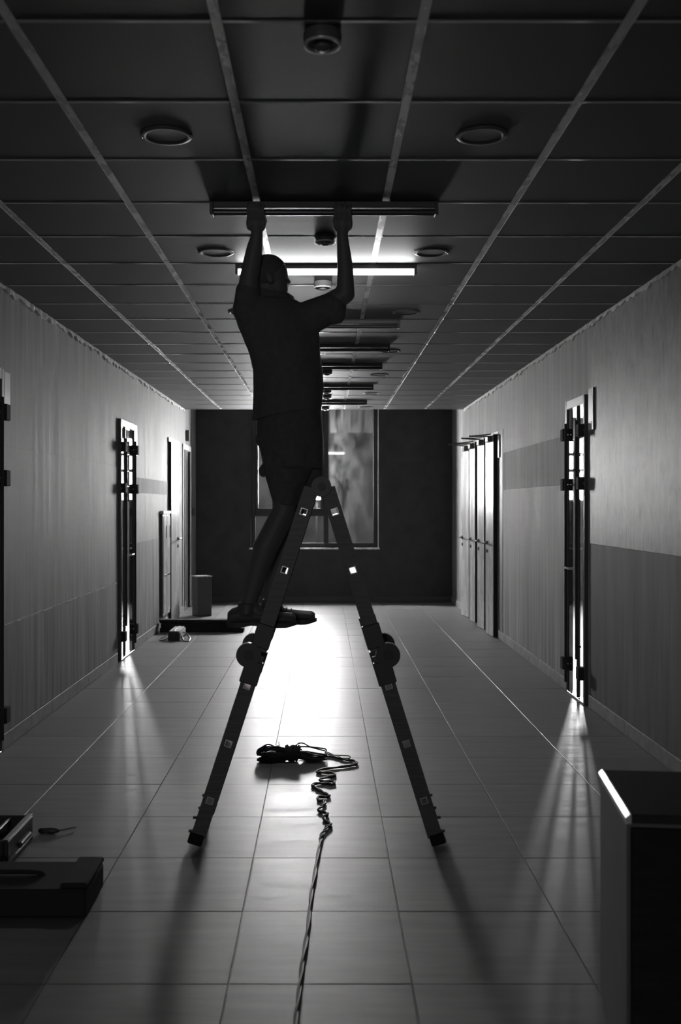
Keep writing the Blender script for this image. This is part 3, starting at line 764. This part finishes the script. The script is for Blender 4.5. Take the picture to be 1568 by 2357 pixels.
# hands closed round the batten: palm below, four fingers up its near side, thumb behind
def hand(wr, cx, th):
    y0 = 4.785
    pz = H - 0.105
    capsule(bm, wr, 0.027, Vector((cx, y0 + 0.004, pz)), 0.030)
    for k in range(4):
        x = cx + (k - 1.5) * 0.0225
        ball(bm, (x, y0 - 0.002, pz + 0.008), (0.014, 0.024, 0.034), 12, 8)
        ln = (0.92, 1.0, 0.96, 0.82)[k]
        a = Vector((x, y0 - 0.022, pz + 0.022)); b = Vector((x, y0 - 0.045, pz + 0.022 + 0.038 * ln)); c = Vector((x, y0 - 0.040, pz + 0.060 + 0.030 * ln))
        capsule(bm, a, 0.0100, b, 0.0088); capsule(bm, b, 0.0088, c, 0.0078)
    t0 = Vector((cx + th * 0.026, y0 + 0.016, pz - 0.005)); t1 = Vector((cx + th * 0.040, y0 + 0.040, pz + 0.028)); t2 = Vector((cx + th * 0.030, y0 + 0.044, pz + 0.060))
    capsule(bm, t0, 0.014, t1, 0.011); capsule(bm, t1, 0.011, t2, 0.009)
hand(WR, at(590, 500, 4.785).x, 1); hand(WR2, at(789, 500, 4.785).x, -1)
# legs
HIP1, KN1, CA1, AN1 = b3(650, 1010, 4.86), at(655, 1175, 4.84), at(611, 1262, 4.83), at(571, 1392, 4.83)
HIP2, KN2, CA2, AN2 = b3(685, 1010, 5.00), at(672, 1185, 4.97), at(640, 1275, 4.97), at(624, 1395, 4.97)
for a, b, c, d, q in ((HIP1, KN1, CA1, AN1, 0), (HIP2, KN2, CA2, AN2, 1)):
    capsule(bm, a, 0.062, b, 0.056); capsule(bm, b, 0.056, c, 0.059); capsule(bm, c, 0.059, d, 0.036)
    capsule(bm, d, 0.037, d + Vector((0.08, 0, -0.06)), 0.030)
man = fused('person', bm, 0.0055, M['skin'], None, 3, origin=Vector((-0.25, 4.9, 1.005)))

# t-shirt: loose body, two wide sleeves, hem lower at the back
bm = bmesh.new()
def ring_loft(bm, rings, seg=36):
    """closed loft of ellipses: (x, y, z, rx, ry, tilt)"""
    R = []
    for (x, y, z, rx, ry, tilt) in rings:
        row = []
        for k in range(seg):
            a = 2 * PI * k / seg; w = 1 + 0.022 * math.sin(5 * a + z * 9) + 0.012 * math.sin(9 * a - z * 17)
            row.append(bm.verts.new((x + rx * w * math.cos(a), y + ry * w * math.sin(a), z + tilt * math.cos(a))))
        R.append(row)
    for a, b in zip(R, R[1:]):
        for k in range(seg): bm.faces.new((a[k], a[(k + 1) % seg], b[(k + 1) % seg], b[k]))
    bm.faces.new(R[0][::-1]); bm.faces.new(R[-1])
def lr(py, xl, xr, ry, tilt=0.0, y=YB):
    p = at((xl + xr) / 2, py, y); return (p.x, y, p.z, (xr - xl) / 2 * k_, ry, tilt)
ring_loft(bm, [lr(956, 582, 742, 0.150, 0.028), lr(925, 582, 743, 0.150, 0.015), lr(890, 582, 744, 0.150), lr(850, 581, 741, 0.146), lr(815, 573, 737, 0.140), lr(780, 560, 735, 0.132),
               lr(750, 548, 732, 0.125), lr(725, 542, 726, 0.115), lr(705, 541, 705, 0.100), lr(692, 556, 684, 0.085)])
capsule(bm, b3(573, 712, 4.885), 0.078, b3(571, 672, 4.858), 0.060)             # left sleeve
ball(bm, b3(566, 705, 4.90), (0.058, 0.085, 0.060))
capsule(bm, b3(690, 742, 4.92), 0.088, b3(764, 708, 4.88), 0.072)             # right sleeve
capsule(bm, b3(752, 712, 4.88), 0.070, b3(772, 722, 4.88), 0.052)
capsule(bm, b3(612, 690, 4.92), 0.075, b3(650, 702, 4.92), 0.065)             # collar
sh = fused('shirt', bm, 0.007, M['shirt'], man, 2)
# shorts
bm = bmesh.new()
ring_loft(bm, [lr(1078, 606, 744, 0.155), lr(1060, 604, 745, 0.155), lr(1040, 600, 747, 0.155), lr(1010, 591, 747, 0.152), lr(985, 593, 745, 0.148), lr(955, 594, 743, 0.142), lr(930, 597, 738, 0.135)])
def leg_tube(rows):
    ring_loft(bm, [(at((a + b) / 2, py, y).x, y, at(0, py, y).z, (b - a) / 2 * y / FPX, ry, 0) for py, a, b, ry, y in rows])
leg_tube([(1163, 630, 688, 0.070, 4.85), (1130, 620, 694, 0.078, 4.86), (1090, 609, 712, 0.084, 4.87), (1050, 604, 728, 0.09, 4.87)])
leg_tube([(1165, 640, 692, 0.062, 4.96), (1135, 640, 712, 0.066, 4.96), (1112, 636, 734, 0.068, 4.96), (1092, 636, 742, 0.072, 4.96), (1050, 630, 744, 0.085, 4.96)])
ball(bm, at(606, 1084, 4.90), (0.022, 0.05, 0.030)); ball(bm, at(600, 1012, 4.90), (0.028, 0.05, 0.03))
fused('shorts', bm, 0.007, M['shorts'], man, 2)
# shoes
def shoe(px_heel, px_toe, y, sole_z, ankle, low):
    xh, xt = (px_heel - VPX) * y / FPX, (px_toe - VPX) * y / FPX
    L = xt - xh; bm = bmesh.new(); N = 14
    prof = [(0.0, 0.052), (0.06, 0.072), (0.18, 0.082), (0.32, 0.080), (0.45, 0.070), (0.58, 0.058), (0.70, 0.055), (0.82, 0.052), (0.93, 0.049), (0.985, 0.036)]
    wid = [0.026, 0.034, 0.037, 0.036, 0.036, 0.040, 0.045, 0.047, 0.043, 0.026]
    R = []
    for (t, hgt), wd in zip(prof, wid):
        row = []
        for k in range(N):
            a = 2 * PI * k / N; cz = math.sin(a); cy = math.cos(a)
            z = sole_z + 0.018 + (hgt * low) * (0.5 + 0.5 * cz) 
            row.append(bm.verts.new((xh + t * L, y + wd * cy * (1 - 0.25 * max(cz, 0)), z)))
        R.append(row)
    for a, b in zip(R, R[1:]):
        for k in range(N): bm.faces.new((a[k], a[(k + 1) % N], b[(k + 1) % N], b[k]))
    bm.faces.new(R[0][::-1]); bm.faces.new(R[-1])
    cyl(bm, (ankle.x - 0.005, y, sole_z + 0.06), (ankle.x, y, sole_z + 0.115), 0.047, 0.045, 20)
    o = fused('shoe', bm, 0.005, M['shoe'], man, 2)
    bm = bmesh.new(); row0, row1, row2 = [], [], []
    M_ = 30
    for k in range(M_):
        a = 2 * PI * k / M_; t = 0.5 - 0.51 * math.cos(a)
        wd = 0.040 + 0.010 * math.sin(PI * max(0, min(1, (t - 0.35) / 0.6))) - 0.006 * math.exp(-((t - 0.4) / 0.15) ** 2)
        ed = max(0.0, 1 - abs(2 * t - 1) ** 5) ** 0.5
        arch = 0.012 * math.exp(-((t - 0.38) / 0.13) ** 2) + 0.012 * max(0, t - 0.85) / 0.15
        x = xh + t * L; yy = y + (1 if math.sin(a) > 0 else -1) * wd * ed
        row0.append(bm.verts.new((x, yy, sole_z + arch))); row1.append(bm.verts.new((x, yy, sole_z + 0.024 + arch * 0.4)))
    for k in range(M_): bm.faces.new((row0[k], row0[(k + 1) % M_], row1[(k + 1) % M_], row1[k]))
    bm.faces.new(row0[::-1]); bm.faces.new(row1)
    build('sole', bm, M['sole'], o)
    bm = bmesh.new()
    for q in range(4):
        xx = xh + L * (0.45 + 0.07 * q); zz = sole_z + 0.018 + low * (0.072 - 0.007 * q)
        path_tube(bm, spline([(xx, y - 0.026, zz - 0.012), (xx + 0.004, y, zz + 0.002), (xx, y + 0.026, zz - 0.012)], 4), 0.003, 5)
    build('laces', bm, M['casing'], o)
SZ = 1.0
shoe(524, 684, 4.83, 0.992, AN1, 1.0); shoe(584, 728, 4.965, 0.992, AN2, 0.92)
# hair and short beard
bm = bmesh.new(); ball(bm, b3(619, 631), (0.091, 0.079, 0.096), 40, 24, rh)
bmesh.ops.bisect_plane(bm, geom=bm.verts[:] + bm.edges[:] + bm.faces[:], plane_co=b3(630, 640), plane_no=Vector((0.75, 0, -0.65)), clear_outer=True)
es = [e for e in bm.edges if e.is_boundary]; bmesh.ops.holes_fill(bm, edges=es)
build('hair', bm, M['hair'], man, smooth=True)
bm = bmesh.new(); ball(bm, b3(654, 692), (0.030, 0.040, 0.030), 16, 10); ball(bm, b3(668, 690), (0.023, 0.030, 0.024), 16, 10); capsule(bm, b3(636, 674), 0.038, b3(650, 690), 0.030)
fused('beard', bm, 0.005, M['hair'], man, 3)
tag(man, 'person in loose t-shirt and shorts on the ladder, both arms raised to the ceiling', 'person')

# ------------------------------------------------------------------ cord on the floor
cd = empty('extension_cord', on_floor(660, 1745))
C = lambda x, y_, h=0.006: on_floor(570 + x / 5.6, 1690 + y_ / 5.6, h)
zig = [(1010, 240), (1130, 285), (1240, 330), (1380, 350), (1405, 390), (1330, 410), (1100, 440), (930, 465), (900, 495), (960, 500), (1100, 505), (1130, 535), (1080, 550), (960, 580), (945, 605), (1020, 615), (1105, 615), (1115, 650),
       (1000, 640), (870, 645), (835, 675), (870, 690), (940, 730), (1010, 770), (1050, 795), (1030, 815), (930, 815), (905, 840), (940, 865), (985, 860), (990, 910), (950, 945), (920, 985), (950, 1005), (1015, 1020), (1030, 1045), (985, 1070), (995, 1110), (1040, 1140), (1070, 1165),
       (1065, 1195), (1020, 1205), (1005, 1240), (965, 1285), (950, 1330)]
pts = [C(*p) for p in zig]
pts += [on_floor(px, py, 0.006) for px, py in ((738, 1940), (731, 1975), (724, 2020), (717, 2060), (712, 2110), (706, 2160), (698, 2210), (692, 2260), (686, 2310), (681, 2360), (676, 2430), (668, 2550))]
sp = spline(pts, 5)
def twin(off, ph):
    out = []
    for i, p in enumerate(sp):
        t = (sp[min(i + 1, len(sp) - 1)] - sp[max(i - 1, 0)]); t.z = 0; t.normalize() if t.length > 0 else None
        n = Vector((-t.y, t.x, 0)); f = 1.0 if i < 5 * len(zig) else 0.7
        out.append(p + n * off * f * math.cos(i * 0.55 + ph) + Vector((0, 0, 0.003 + 0.003 * math.sin(i * 0.55 + ph))))
    return out
for k, (o_, ph) in enumerate(((0.0055, 0), (0.0055, PI))):
    bm = bmesh.new(); path_tube(bm, twin(o_, ph), 0.0052, 6); build('loose_cord', bm, M['cord'], cd)
# hank: long loops lying along the floor, tied round the middle
def strand(pts, r=0.0045):
    bm = bmesh.new(); path_tube(bm, spline(pts, 5), r, 6); return bm
xa, xb = on_floor(594, 1748).x, on_floor(748, 1748).x
yb = on_floor(660, 1752).y
xt = on_floor(668, 1748).x                                # where the hank is tied
r1 = random.uniform
for k in range(30):
    a0 = 2 * PI * k / 30; ry_, rz_ = 0.058 * math.cos(a0), 0.034 * math.sin(a0)
    e0, e1, zl, zr = r1(-0.005, 0.05), r1(-0.06, 0.012), r1(0.85, 1.25), r1(0.5, 0.8)
    zc = lambda f: max(0.006, 0.042 + rz_ * f)
    p = [(xt + 0.02, yb + ry_ * 0.45, zc(0.7)), (xt - 0.05, yb + ry_ * 0.8, zc(zl)), (xa + e0 + 0.04, yb + ry_ * 1.2, zc(zl * 1.15)), (xa + e0, yb + ry_ * 0.9 + 0.02, max(0.006, 0.030 + rz_ * 0.7)), (xa + e0 + 0.035, yb + ry_ * 0.5 + 0.02, max(0.006, 0.03 + rz_ * 0.3)),
         (xt - 0.05, yb + ry_ * 0.5, zc(0.6)), (xt + 0.02, yb + ry_ * 0.3, zc(0.5)), (xt + 0.09, yb + ry_ * 0.9, max(0.006, 0.036 + rz_ * zr)), (xb + e1 - 0.05, yb + ry_ * 1.0, max(0.006, 0.026 + rz_ * zr * 0.8)), (xb + e1, yb + ry_ * 0.7 + 0.01, max(0.006, 0.020 + rz_ * 0.4)), (xb + e1 - 0.06, yb + ry_ * 0.4 + 0.012, max(0.006, 0.022 + rz_ * 0.3)), (xt + 0.06, yb + ry_ * 0.3, zc(0.4))]
    build('coiled_strand', strand(p), M['cord'], cd)
for k in range(12):
    x = xt - 0.035 + k * 0.0078; rr = 0.044 + random.uniform(-0.004, 0.006); p = []
    for a in range(13):
        t = 2 * PI * a / 12; p.append((x + 0.008 * a / 12 + 0.010 * math.sin(t), yb + 0.05 * math.cos(t), 0.049 + rr * math.sin(t)))
    build('tie_turn', strand(p), M['cord'], cd)
for p in ([C(350, 160, 0.09), C(400, 150, 0.09), C(415, 170, 0.085), C(405, 100, 0.07)], [C(620, 160, 0.075), C(650, 120, 0.075), C(720, 115, 0.075), C(800, 160, 0.07), C(900, 190, 0.04), C(1000, 215, 0.02)],
          [C(690, 190, 0.06), C(720, 270, 0.02), C(800, 305, 0.008), C(900, 300, 0.008), C(1020, 245, 0.01)], [C(640, 160, 0.07), C(820, 165, 0.05), C(1000, 190, 0.02), C(1010, 230, 0.01)],
          [C(1010, 245, 0.012), C(1100, 270, 0.012), C(1300, 278, 0.012), C(1308, 310, 0.012), C(1180, 305, 0.010), C(1040, 280, 0.01), C(660, 300, 0.01)], [C(130, 270, 0.03), C(125, 220, 0.06), C(200, 160, 0.09), C(270, 130, 0.095), C(350, 160, 0.08)]):
    build('coiled_strand', strand(p), M['cord'], cd)
tag(cd, 'black cord in a tied hank with a loose zigzag end running to the viewer', 'cord')

# ------------------------------------------------------------------ things near the viewpoint
# pale cabinet, right foreground
ct_ = empty('pedestal_cabinet', (1.2, 2.95, 0))
ry = Matrix.Rotation(math.radians(-6.3), 3, 'Z'); pv = (0.804, 2.74, 0)
def rbox(name, x0, x1, y0, y1, z0, z1, mat, bev=0.004):
    bm = bmesh.new(); box(bm, x0, x1, y0, y1, z0, z1, bev); bmesh.ops.rotate(bm, verts=bm.verts, cent=pv, matrix=ry); return build(name, bm, mat, ct_)
X0, Y0_ = pv[0], pv[1]
rbox('body', X0 + 0.004, X0 + 0.90, Y0_, Y0_ + 0.455, 0.06, 0.718, M['carton'])
rbox('top', X0 + 0.016, X0 + 0.904, Y0_ - 0.004, Y0_ + 0.463, 0.72, 0.743, M['desk_top'], 0.003)
bm = bmesh.new(); prism(bm, [(0.0, 0.718), (0.015, 0.718), (0.015, 0.744), (0.011, 0.744), (0.0, 0.733)], Y0_ - 0.004, Y0_ + 0.463, X0); bmesh.ops.rotate(bm, verts=bm.verts, cent=pv, matrix=ry); tag(build('edge_strip', bm, M['tee'], ct_), 'bevelled edge paled to carry its highlight')  # pale strip holds the highlight of the edge in its colour
rbox('plinth', X0 + 0.01, X0 + 0.88, Y0_ + 0.03, Y0_ + 0.44, 0.001, 0.058, M['carton'])
for k in (0, 1):
    rbox('door', X0 + 0.012 + k * 0.445, X0 + 0.445 + k * 0.44, Y0_ - 0.018, Y0_ - 0.001, 0.075, 0.71, M['board'], 0.003)
tag(ct_, 'pale low cabinet with a dark front cut off by the right picture edge', 'cabinet')

# open tool case, left edge
tc_ = empty('tool_case', (-1.55, 4.55, 0))
def tcbox(name, *a, mat=M['case'], bev=0.006):
    bm = bmesh.new(); box(bm, *a, bev); return build(name, bm, mat, tc_)
tcbox('base', -1.80, -1.36, 4.42, 4.80, 0.002, 0.03)
tcbox('wall', -1.38, -1.36, 4.42, 4.80, 0.031, 0.12); tcbox('wall', -1.80, -1.78, 4.42, 4.80, 0.031, 0.12)
tcbox('wall', -1.779, -1.381, 4.42, 4.44, 0.031, 0.12); tcbox('wall', -1.779, -1.381, 4.78, 4.80, 0.031, 0.12)
tcbox('rim', -1.384, -1.36, 4.42, 4.80, 0.121, 0.126, mat=M['steel'], bev=0.001)
tcbox('handle', -1.359, -1.335, 4.54, 4.70, 0.05, 0.075)
tcbox('steel_bar', -1.47, -1.455, 4.44, 4.78, 0.10, 0.112, mat=M['steel'], bev=0.003)
tag(tc_, 'open black tool case with bright metal edges on the floor at the left', 'tool case')

# screwdriver
sd = empty('screwdriver', on_floor(130, 1908))
a, b, c = on_floor(88, 1912, 0.014), on_floor(136, 1912, 0.014), on_floor(172, 1905, 0.012)
bm = bmesh.new(); d = (b - a)
lathe_pts = [(0.0, 0.006), (0.1, 0.013), (0.35, 0.0125), (0.6, 0.014), (0.85, 0.012), (1.0, 0.007)]
for (t0, r0), (t1, r1) in zip(lathe_pts, lathe_pts[1:]): cyl(bm, a + d * t0, a + d * t1, r0, r1, 12)
build('grip', bm, M['case'], sd)
bm = bmesh.new(); cyl(bm, b, c, 0.0045, 0.0045, 10); cyl(bm, c, c + (c - b).normalized() * 0.012, 0.0045, 0.002, 10); build('shaft', bm, M['steel'], sd)
tag(sd, 'dark handled screwdriver with steel shaft lying on the tiles', 'tool')

# low black tool bag, bottom left
tb = empty('tool_bag', (-1.25, 4.1, 0))
def tbox(name, *a, mat=M['matt_black'], bev=0.012):
    bm = bmesh.new(); box(bm, *a, bev); return build(name, bm, mat, tb)
tbox('body', -1.60, -0.90, 3.88, 4.20, 0.003, 0.112); tbox('end_block', -1.00, -0.897, 3.89, 4.19, 0.113, 0.134, bev=0.006)
bm = bmesh.new(); path_tube(bm, spline([(-1.45, 4.04, 0.108), (-1.42, 4.04, 0.122), (-1.28, 4.04, 0.124), (-1.13, 4.04, 0.122), (-1.10, 4.04, 0.108)], 6), 0.009, 8); build('handle', bm, M['matt_black'], tb)
tag(tb, 'low black tool bag in the dark lower left, nearest thing on the floor', 'bag')
